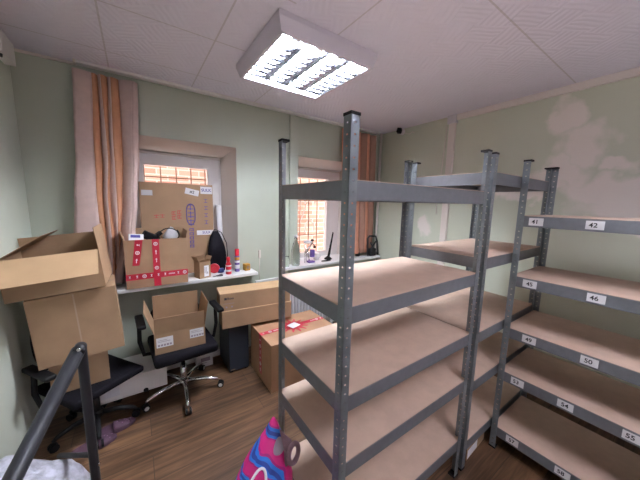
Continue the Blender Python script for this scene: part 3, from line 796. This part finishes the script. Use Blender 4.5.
MB().tube([(.04, 0, .075), (.065, 0, .07), (.065, 0, .03), (.04, 0, .02)], .005, 6).build('handle', M['white'], t)
t = thing('antenna_stand', 'slim black antenna stand leaning by the right window', 'antenna', (2.15, 2.90, .937))
MB().lathe((0, 0, 0), [(.05, 0), (.055, .01), (.03, .03), (.012, .045)], 18).build('base', M['black'], t)
MB().slab([(-.006, 0, .03), (.03, 0, .03), (.085, 0, .36), (.075, 0, .37)], (0, .012, 0)).build('mast', M['black'], t)
t = thing('black_lantern', 'small dark lantern standing at the curtain on the right sill', 'lantern', (2.66, 2.86, .937))
MB().lathe((0, 0, 0), [(.03, 0), (.035, .01), (.035, .05), (.02, .08), (.01, .10)], 14).build('body', M['darkmetal'], t)
MB().tube([(-.03, 0, .06), (-.025, 0, .13), (0, 0, .155), (.025, 0, .13), (.03, 0, .06)], .003, 6).build('handle', M['darkmetal'], t)
t = thing('power_tool', 'black angular tool frame standing in the corner on the right sill', 'tool frame', (2.88, 2.775, .937))
b = MB()
b.tube([(-.10, 0, .01), (-.11, 0, .27), (-.08, 0, .30), (.05, 0, .29), (.08, 0, .22), (.11, 0, .01)], .013, 8)
b.tube([(-.09, .01, .03), (.08, .01, .22)], .01, 8); b.tube([(.09, .01, .03), (-.04, .01, .2)], .01, 8)
b.build('frame', M['darkmetal'], t)
MB().box((-.01, 0, .06), (.12, .06, .11), None, .015).build('motor', M['black'], t)
MB().lathe((-.04, -.03, .10), [(.02, -.01), (.028, 0), (.02, .012)], 14, 'y').build('knob', M['darkmetal'], t)

# ------------------------------------------------------------------ chairs
def chair(label, hub, rz, seat_z, metal, backx, arms, base_r=.30, phase=0.0, seat_mat=None, seat_w=.50, back_h=(.60, .86), arm_h=.24, seat_d=.50, seat_t=.08):
    t = thing('office_chair', label, 'office chair', (hub[0], hub[1], 0), (0, 0, rz), 'swivel office chairs at the window')
    sm = M['blacksoft']
    MB().box((0, 0, seat_z - seat_t / 2), (seat_w, seat_d, seat_t), None, seat_t * .43).build('seat', sm, t)
    MB().b2((-.12, -.12, seat_z - .10), (.12, .12, seat_z - seat_t + .005), .005).build('seat_plate', M['black'], t)
    R = []
    for i in range(9):
        f = i / 8; z = back_h[0] + (back_h[1] - back_h[0]) * f; wd = .21 * (1 - .25 * (abs(f - .5) * 2) ** 3)
        R.append([(x * wd, .235 + .05 * (x * x) * -1 + .05 * f, z) for x in [-1 + 2 * k / 10 for k in range(11)]])
    b = MB(); b.grid(R); o = b.build('backrest', sm, t, fixn=False); md = o.modifiers.new('s', 'SOLIDIFY'); md.thickness = .05; md.offset = 0
    md = o.modifiers.new('b', 'BEVEL'); md.width = .015; md.segments = 3
    MB().slab([(-.03, .10, seat_z - .09), (.03, .10, seat_z - .09), (.03, .27, seat_z - .05), (-.03, .27, seat_z - .05)], (0, 0, .012)).slab([(-.03, .26, seat_z - .05), (.03, .26, seat_z - .05), (.03, .275, back_h[0] + .1), (-.03, .275, back_h[0] + .1)], (0, .012, 0)).build('back_bracket', M['black'], t)
    for sx in arms:
        x = sx * (seat_w / 2 + .02)
        b = MB(); b.tube([(sx * .15, 0.04, seat_z - .085), (x + sx * .02, 0.04, seat_z - .07), (x + sx * .045, .04, seat_z + .05), (x + sx * .04, .03, seat_z + arm_h - .02)], .016, 8)
        o = b.build('armrest', M['black'], t)
        MB().box((x + sx * .035, -.02, seat_z + arm_h), (.06, .27, .032), None, .014).build('arm_pad', M['black'], o)
    MB().tube([(0, 0, .09), (0, 0, .26)], .028, 14).tube([(0, 0, .26), (0, 0, seat_z - .09)], .018, 14).build('gas_column', metal if metal is M['chrome'] else M['black'], t)
    MB().lathe((0, 0, .075), [(.03, 0), (.045, .01), (.045, .045), (.032, .055)], 18).build('hub', metal, t)
    for k in range(5):
        a = phase + k * 2 * PI / 5; c, s = math.cos(a), math.sin(a)
        lg = MB().tube([(c * .03, s * .03, .105), (c * base_r * .55, s * base_r * .55, .105), (c * base_r * .9, s * base_r * .9, .085), (c * base_r, s * base_r, .066)], [.02, .017, .015, .012], 10).build('base_leg', metal, t)
        q = MB(); x, y = c * base_r, s * base_r
        for d in (-.014, .014):
            cx, cy = x - s * d, y + c * d
            ring0, ring1 = [], []
            P = []
            for j in range(16):
                th = 2 * PI * j / 16
                P.append((cx - s * -.007 + c * .027 * math.cos(th), cy + c * -.007 + s * .027 * math.cos(th), .027 + .027 * math.sin(th)))
            q.slab(P, (-s * .014, c * .014, 0))
        cs = q.build('caster', M['black'], lg)
        q = MB(); q.mi = 0
        if metal is M['chrome']:
            for d in (-.0225, .0225):
                cx, cy = x - s * d, y + c * d
                P = [(cx + c * .017 * math.cos(2 * PI * j / 12), cy + s * .017 * math.cos(2 * PI * j / 12), .027 + .017 * math.sin(2 * PI * j / 12)) for j in range(12)]
                q.slab(P, (-s * .001 * (1 if d > 0 else -1), c * .001 * (1 if d > 0 else -1), 0))
            q.build('hubcap', M['white'], lg)
        else: q.bm.free()
    return t
chair('black office chair on a chrome star base holding the open labelled box', (.27, 2.47), 0.06, .50, M['chrome'], 0, (-1, 1), .305, math.radians(-96), seat_w=.475, back_h=(.53, .74))
chair('black office chair with black base under the stack of boxes at the left wall', (-.33, 2.415), .60, .413, M['black'], 0, (-1,), .245, math.radians(-82) - .60, seat_w=.46, back_h=(.50, .86), arm_h=.20, seat_d=.45, seat_t=.05)

# open box with labels on the right chair
t = open_box('cardboard_box', 'open cardboard box with two white labels on the chrome-based chair', (.248, 2.455, .50), -.03, .365, .33, .165, {'front': (.135, .12), 'back': (.21, -.03), 'left': (.20, .30), 'right': (.20, .16)}, M['card'])
MB().b2((-.17, -.1662, .055), (-.055, -.1653, .135)).build('shipping_label', M['paper'], t); MB().b2((.065, -.1662, .075), (.17, -.1653, .15)).build('shipping_label', M['paper'], t)
for x0 in (-.165, .07):
    b = MB(); z0 = .06 if x0 < 0 else .08
    for k in range(5): b.b2((x0 + .004 + k * .02, -.1668, z0 + .005), (x0 + .018 + k * .02, -.1660, z0 + .02))
    b.b2((x0 + .004, -.1668, z0 + .04), (x0 + .09, -.1660, z0 + .043)); b.b2((x0 + .004, -.1668, z0 + .052), (x0 + .07, -.1660, z0 + .055))
    b.build('label_print', M['grey'], t)

# stack at the left
closed_box('small_box', 'small closed cardboard box at the bottom of the left stack', (-.386, 2.45, .4135), .10, .30, .33, .224, M['card'], 'boxes stacked on the left chair', tape=False)
t = closed_box('large_box', 'large plain closed box tilted in the middle of the left stack', (-.342, 2.386, .655), 0, .431, .33, .448, M['card'], 'boxes stacked on the left chair', rot=(0, -.06, .06))
MB().b2((-.004, -.1658, .0), (.004, -.1650, .44)).build('crease', M['clear_tape'], t)
t = open_box('cardboard_box', 'wide open box with its front flap folded out on top of the left stack', (-.408, 2.375, 1.115), -.03, .455, .38, .245, {'front': (.185, 2.35), 'back': (.085, -.05), 'left': (.24, -1.05), 'right': (.14, -.04)}, M['card'], tilt=(0, -.085), flap_mats={'front': M['card_lit']})

# tower computer and long boxes
t = thing('computer_tower', 'dark blue-black computer tower on the floor under the long boxes', 'computer', (.775, 2.66, 0))
MB().b2((-.10, -.16, .012), (.10, .2, .49), .006).build('case', M['navycase'], t)
MB().b2((-.095, -.168, .02), (.095, -.158, .48), .004).build('front_panel', M['navycase'], t)
MB().b2((-.09, -.15, 0), (-.06, -.12, .014)).b2((.06, -.15, 0), (.09, -.12, .014)).b2((-.09, .15, 0), (-.06, .18, .014)).b2((.06, .15, 0), (.09, .18, .014)).build('foot', M['black'], t)
MB().b2((-.09, -.1695, .03), (-.045, -.1675, .042)).build('badge', M['chrome'], t)
for k, (z, dx, lb) in enumerate(((.491, .012, 'long flat cardboard box, lower of two on the computer tower'), (.664, 0, 'long flat cardboard box, upper of two, with small black print'))):
    t = thing('long_box', lb, 'cardboard box', (.962 + dx, 2.56 - dx * .8, z), (0, 0, -.115), 'long boxes on the computer tower')
    MB().b2((-.35, -.115, 0), (.35, .115, .168), .003).build('body', M['card'], t)
    MB().b2((-.349, -.114, .168), (.349, -.001, .1725)).b2((-.349, .001, .168), (.349, .114, .1725)).build('flap', M['card_lit'], t)
    if k == 1:
        b = MB(); b.box((-.30, -.1155, .12), (.022, .001, .022)); b.text('8oxe', up_m((-.255, -.1157, .12)), .03, .0003); b.build('print', M['ink'], t)
        MB().b2((-.32, -.1157, .07), (-.22, -.115, .073)).b2((-.30, -.1157, .03), (-.285, -.115, .045)).b2((-.25, -.1157, .03), (-.235, -.115, .045)).build('small_print', M['grey'], t)
# big box with fragile tape
t = closed_box('cardboard_box', 'big brown box with red fragile tape and a white sticker on the floor', (1.265, 2.265, 0), 0, .72, .50, .455, M['card_dk'], tape=False)
b = MB()
b.b2((-.361, -.028, .4552), (.361, .028, .4562)); b.b2((-.3612, -.028, .06), (-.3602, .028, .456))
for k in range(12):
    a = k * PI / 6; r0, r1 = .05, .15
    c, s = math.cos(a), math.sin(a)
    b.slab([(.0 + c * r0 - s * .024, s * r0 + c * .024, .4563), (.0 + c * r0 + s * .024, s * r0 - c * .024, .4563), (.0 + c * r1 + s * .006, s * r1 - c * .006, .4563), (.0 + c * r1 - s * .006, s * r1 + c * .006, .4563)], (0, 0, .0006))
b.mi = 1
fragile_marks(b, (-.36, 0, .4563), (.33, 0, 0), (0, .028, 0), 5, ['g', 'o', '='], (0, 0, .0006))
fragile_marks(b, (.20, 0, .4563), (.16, 0, 0), (0, .028, 0), 3, ['=', 'o', 'g'], (0, 0, .0006))
fragile_marks(b, (-.3613, 0, .07), (0, 0, .36), (0, .028, 0), 6, ['^', 'o', 'g'], (-.0006, 0, 0))
b.build('red_tape', [M['red_tape'], M['paper']], t)
MB().box((0, 0, .4575), (.11, .09, .0012), (0, 0, .3)).build('sticker', M['paper'], t)

# light grey drawer case on the chair bases, white box behind
t = thing('drawer_unit', 'light grey drawer front case wedged under the two office chairs', 'drawer unit', (-.105, 2.62, .131), (0, 0, 0))
MB().b2((-.245, -.17, 0), (.245, .17, .165), .004).build('body', M['white'], t)
b = MB(); b.b2((-.235, -.173, .04), (-.08, -.1700, .13)); b.build('recess', M['radiator'], t)
MB().lathe((.09, -.171, .012), [(.018, -.002), (.018, .002)], 16, 'y').build('cable_hole', M['black'], t)
t = closed_box('white_box', 'white printed box on the floor behind the chrome-based chair', (.50, 2.81, 0), 0.0, .15, .12, .16, M['paper'], tape=False, cat='box')
MB().b2((-.04, -.0608, .06), (.05, -.06, .10)).b2((-.04, -.0608, .04), (.02, -.06, .045)).build('print', M['grey'], t)

# slippers
def slipper(label, loc, rz):
    t = thing('slipper', label, 'slipper', loc, (0, 0, rz), 'purple slippers on the floor')
    out = []
    for k in range(24):
        a = 2 * PI * k / 24; x = math.cos(a) * .13; wd = .046 + .008 * math.cos(a) - .006 * math.cos(2 * a)
        out.append((x, math.sin(a) * wd, 0))
    MB().slab(out, (0, 0, .02)).build('sole', M['purple'], t)
    R = []
    for i in range(7):
        x = -.005 + i * .018; r = .049 * (1 - .25 * (i / 6) ** 2)
        R.append([(x, r * math.cos(a), .018 + (.036 - .004 * i) * math.sin(a)) for a in [PI * k / 10 for k in range(11)]])
    b = MB(); b.grid(R); o = b.build('strap', M['purple'], t, fixn=False); md = o.modifiers.new('s', 'SOLIDIFY'); md.thickness = .004
    b = MB()
    for i in range(7): b.lathe((.02 + .014 * i, .02 * math.sin(i * 2.3), .052 - .004 * i), [(.005, 0), (.003, .002)], 8)
    b.build('pattern', M['purple_pat'], t)
slipper('purple slipper on the floor beside the grey case, nearer the chrome chair', (-.225, 2.305, 0), .10)
slipper('purple slipper lying further left behind the black leg of the stand', (-.335, 2.205, 0), .10)

# ------------------------------------------------------------------ black A-frame stand, silver sack, bag
t = thing('folding_stand', 'black folding A-frame stand with tubular legs at the lower left', 'folding stand', (-.23, 1.4, 0))
def bar(a, c, wd, dp, name, m, par):
    a, c = Vector(a), Vector(c); d = (c - a).normalized(); side = d.cross(Vector((0, 1, 0))).normalized(); n2 = side.cross(d).normalized()
    b = MB(); P = []
    for k in range(16):
        th = 2 * PI * k / 16; x = math.copysign(abs(math.cos(th)) ** .6, math.cos(th)) * wd / 2; y = math.copysign(abs(math.sin(th)) ** .6, math.sin(th)) * dp / 2
        P.append(a + side * x + n2 * y)
    b.slab(P, c - a); o = b.build(name, m, par); return o
O = Vector((-.23, 1.4, 0))
top = Vector((-.228, 1.42, 1.075))
pl = Vector((-.358, 1.1, .847)); kf = 2.5; bend = top + (pl - top) * kf
footL = Vector((-.60, .47, 0))
pr_ = Vector((-.230, 1.46, .465)); kf = top.z / (top.z - pr_.z); footR = top + (pr_ - top) * kf
footR.z = 0.0
d = (pl - top).normalized()
k1 = bend - d * .10; k2 = bend + (footL - bend).normalized() * .10
lg = MB().tube([top - O, k1 - O, (k1 + bend * 2 + k2) / 4 - O, k2 - O, footL - O], .025, 12).build('leg', M['darkmetal'], t)
g = bar(top - O + Vector((.016, -.012, .0)) + d * .05, k1 - O + Vector((.016, -.012, 0)), .006, .006, 'groove', M['steel_dark'], lg)
lg2 = bar(top - O + Vector((0.004, .02, 0)), footR - O + Vector((0, .02, 0)), .036, .030, 'leg', M['darkmetal'], t)
MB().lathe((footR.x - O.x, footR.y - O.y + .02, 0), [(.022, 0), (.024, .01), (.02, .035)], 14).build('foot', M['black'], lg2)
MB().lathe((footL.x - O.x, footL.y - O.y, 0), [(.024, 0), (.026, .01), (.023, .035)], 14).build('foot', M['black'], lg)
MB().lathe(top - O + Vector((.002, 0, .0)), [(.012, -.03), (.021, -.026), (.023, 0), (.021, .026), (.012, .03)], 16, 'y').build('hinge', M['darkmetal'], t)
MB().lathe(top - O + Vector((.004, -.032, .012)), [(.006, -.003), (.008, 0), (.006, .003)], 12, 'y').build('bolt', M['chrome'], t)
MB().lathe(top - O + d * .05 + Vector((-.010, -.02, 0)), [(.008, -.004), (.010, 0), (.008, .004)], 12, 'y').build('bolt', M['black'], t)
pb = footR + (top - footR) * (.45 / top.z)
MB().tube([Vector((-.226, 1.48, .52)) - O, Vector((-.40, 1.75, .375)) - O], .012, 8).build('side_bar', M['darkmetal'], t)
MB().lathe((pr_ - O + Vector((.017, .015, 0))), [(.006, -.006), (.006, .006)], 10, 'y').build('rivet', M['chrome'], t)
# silver-white sack
R = []
rnd = random.Random(3)
for i in range(15):
    f = i / 14
    z = .45 * math.sin(f * PI / 2) ** 1.0
    sc = math.cos(f * PI / 2) ** .3 if f < 1 else .04
    row = []
    for k in range(40):
        a = 2 * PI * k / 40
        wob = 1 + .05 * math.sin(5 * a + 3 * f) + .035 * math.sin(11 * a - 5 * f) + rnd.uniform(-.012, .012)
        x = .195 * sc * wob * math.copysign(abs(math.cos(a)) ** .75, math.cos(a)); y = .16 * sc * wob * math.copysign(abs(math.sin(a)) ** .75, math.sin(a))
        row.append((x, y, max(0, z + (.03 * math.sin(3 * a) * f * sc + rnd.uniform(-.004, .004)) - .85 * x * f)))
    R.append(row)
b = MB(); _, vv = b.grid(R, close=True); b.bm.faces.new(vv[0]); b.bm.faces.new(vv[-1])
o = b.build('film_sack', M['sack']); tag(o, 'crumpled silver-white film sack standing on the floor at the bottom left', 'sack', None, (-.445, 1.60, 0))

# blue and magenta bag
t = thing('shopping_bag', 'blue and magenta printed bag slumped on the floor beside the front rack', 'bag', (.40, 1.02, 0))
key = [(0.0, (-.02, 0), (.155, .12)), (.10, (-.02, 0), (.175, .135)), (.28, (-.01, .0), (.165, .125)), (.42, (.02, .01), (.135, .10)), (.52, (.055, .03), (.095, .07)), (.59, (.085, .05), (.045, .04)), (.635, (.098, .065), (.018, .016)), (.65, (.10, .07), (.006, .006))]
R = []
for i in range(27):
    z = .65 * i / 26
    for k in range(len(key) - 1):
        if key[k][0] <= z <= key[k + 1][0] + 1e-9:
            f = (z - key[k][0]) / (key[k + 1][0] - key[k][0]); break
    (z0, c0, r0), (z1, c1, r1) = key[k], key[k + 1]
    cx, cy = c0[0] * (1 - f) + c1[0] * f, c0[1] * (1 - f) + c1[1] * f; rx, ry = r0[0] * (1 - f) + r1[0] * f, r0[1] * (1 - f) + r1[1] * f
    row = []
    for q in range(36):
        a = 2 * PI * q / 36; wob = 1 + .045 * math.sin(4 * a + 9 * z) + .03 * math.sin(9 * a - 14 * z) + .02 * math.sin(15 * a + 5 * z)
        row.append((cx + rx * wob * math.cos(a), cy + ry * wob * math.sin(a), z))
    R.append(row)
b = MB(); _, vv = b.grid(R, close=True); b.bm.faces.new(vv[0]); b.bm.faces.new(vv[-1]); b.build('body', M['bag'], t)
# mesh handle loop on the rack side, pale disc and white ring print
b = MB()
ring = [(.142 + .028 * math.cos(a), -.06 + .004 * math.cos(a), .54 + .05 * math.sin(a)) for a in [2 * PI * k / 20 for k in range(20)]]
b.tube(ring, .0115, 8, close=True)
b.slab([(.100, .0, .635), (.140, -.045, .592), (.118, -.055, .55), (.125, -.055, .49), (.105, -.045, .47), (.106, -.03, .56)], (.004, .006, 0)); b.build('handle', M['mesh_pink'], t)
def surf(az, z, lift=.003):
    for k in range(len(key) - 1):
        if key[k][0] <= z <= key[k + 1][0] + 1e-9:
            f = (z - key[k][0]) / (key[k + 1][0] - key[k][0]); break
    (z0, c0, r0), (z1, c1, r1) = key[k], key[k + 1]
    cx, cy = c0[0] * (1 - f) + c1[0] * f, c0[1] * (1 - f) + c1[1] * f; rx, ry = r0[0] * (1 - f) + r1[0] * f, r0[1] * (1 - f) + r1[1] * f
    wob = 1 + .045 * math.sin(4 * az + 9 * z) + .03 * math.sin(9 * az - 14 * z) + .02 * math.sin(15 * az + 5 * z)
    return Vector((cx + (rx * wob + lift) * math.cos(az), cy + (ry * wob + lift) * math.sin(az), z))
b = MB(); rows_ = []
for r in (.001, .015, .028):
    rows_.append([surf(-1.30 + r * math.cos(2 * PI * k / 20) / .062, .565 + r * math.sin(2 * PI * k / 20), .005) for k in range(20)])
b.grid(rows_, close=True); b.build('round_patch', M['grey'], t, fixn=False)
b = MB(); b.tube([surf(-2.2 + .036 * math.cos(2 * PI * k / 24) / .11, .46 + .06 * math.sin(2 * PI * k / 24), .001) for k in range(24)], .0065, 6, close=True)
b.build('ring_print', M['paper'], t)

# ------------------------------------------------------------------ wall devices
t = thing('security_camera', 'small black and white security camera high on the right wall', 'security camera', (RX, 2.50, 2.68))
MB().lathe((-.0005, 0, 0), [(.04, -.02), (.04, 0)], 18, 'x').tube([(-.02, 0, 0), (-.07, -.01, -.005)], .014, 10).build('mount', M['white'], t)
MB().box((-.09, -.015, 0), (.065, .06, .06), (0.2, .2, .5), .012).build('camera_body', M['black'], t)
MB().tube([(-.01, -.04, -.02), (-.012, -.12, -.05), (-.012, -.17, -.03), (-.01, -.2, -.05)], .005, 6).build('cable', M['cornice'], t)
t = thing('alarm_sensor', 'white boxy sensor with a dark lens in the top left corner', 'sensor', (LX, 2.66, 2.62))
MB().b2((.0005, -.10, -.05), (.055, .13, .085), .006).build('body', M['white'], t)
MB().lathe((.03, -.06, -.055), [(.012, -.012), (.014, .006)], 12).build('lens', M['ink'], t)
t = thing('wall_socket', 'small white socket on the window wall right of the left sill', 'socket', (1.155, WY, 1.10))
MB().b2((-.012, -.02, -.045), (.012, -.0005, .045), .003).build('body', M['cornice'], t)
MB().tube([(0, -.012, -.045), (0, -.012, -.36)], .003, 6).build('cable', M['cornice'], t)

bpy.context.view_layer.update()
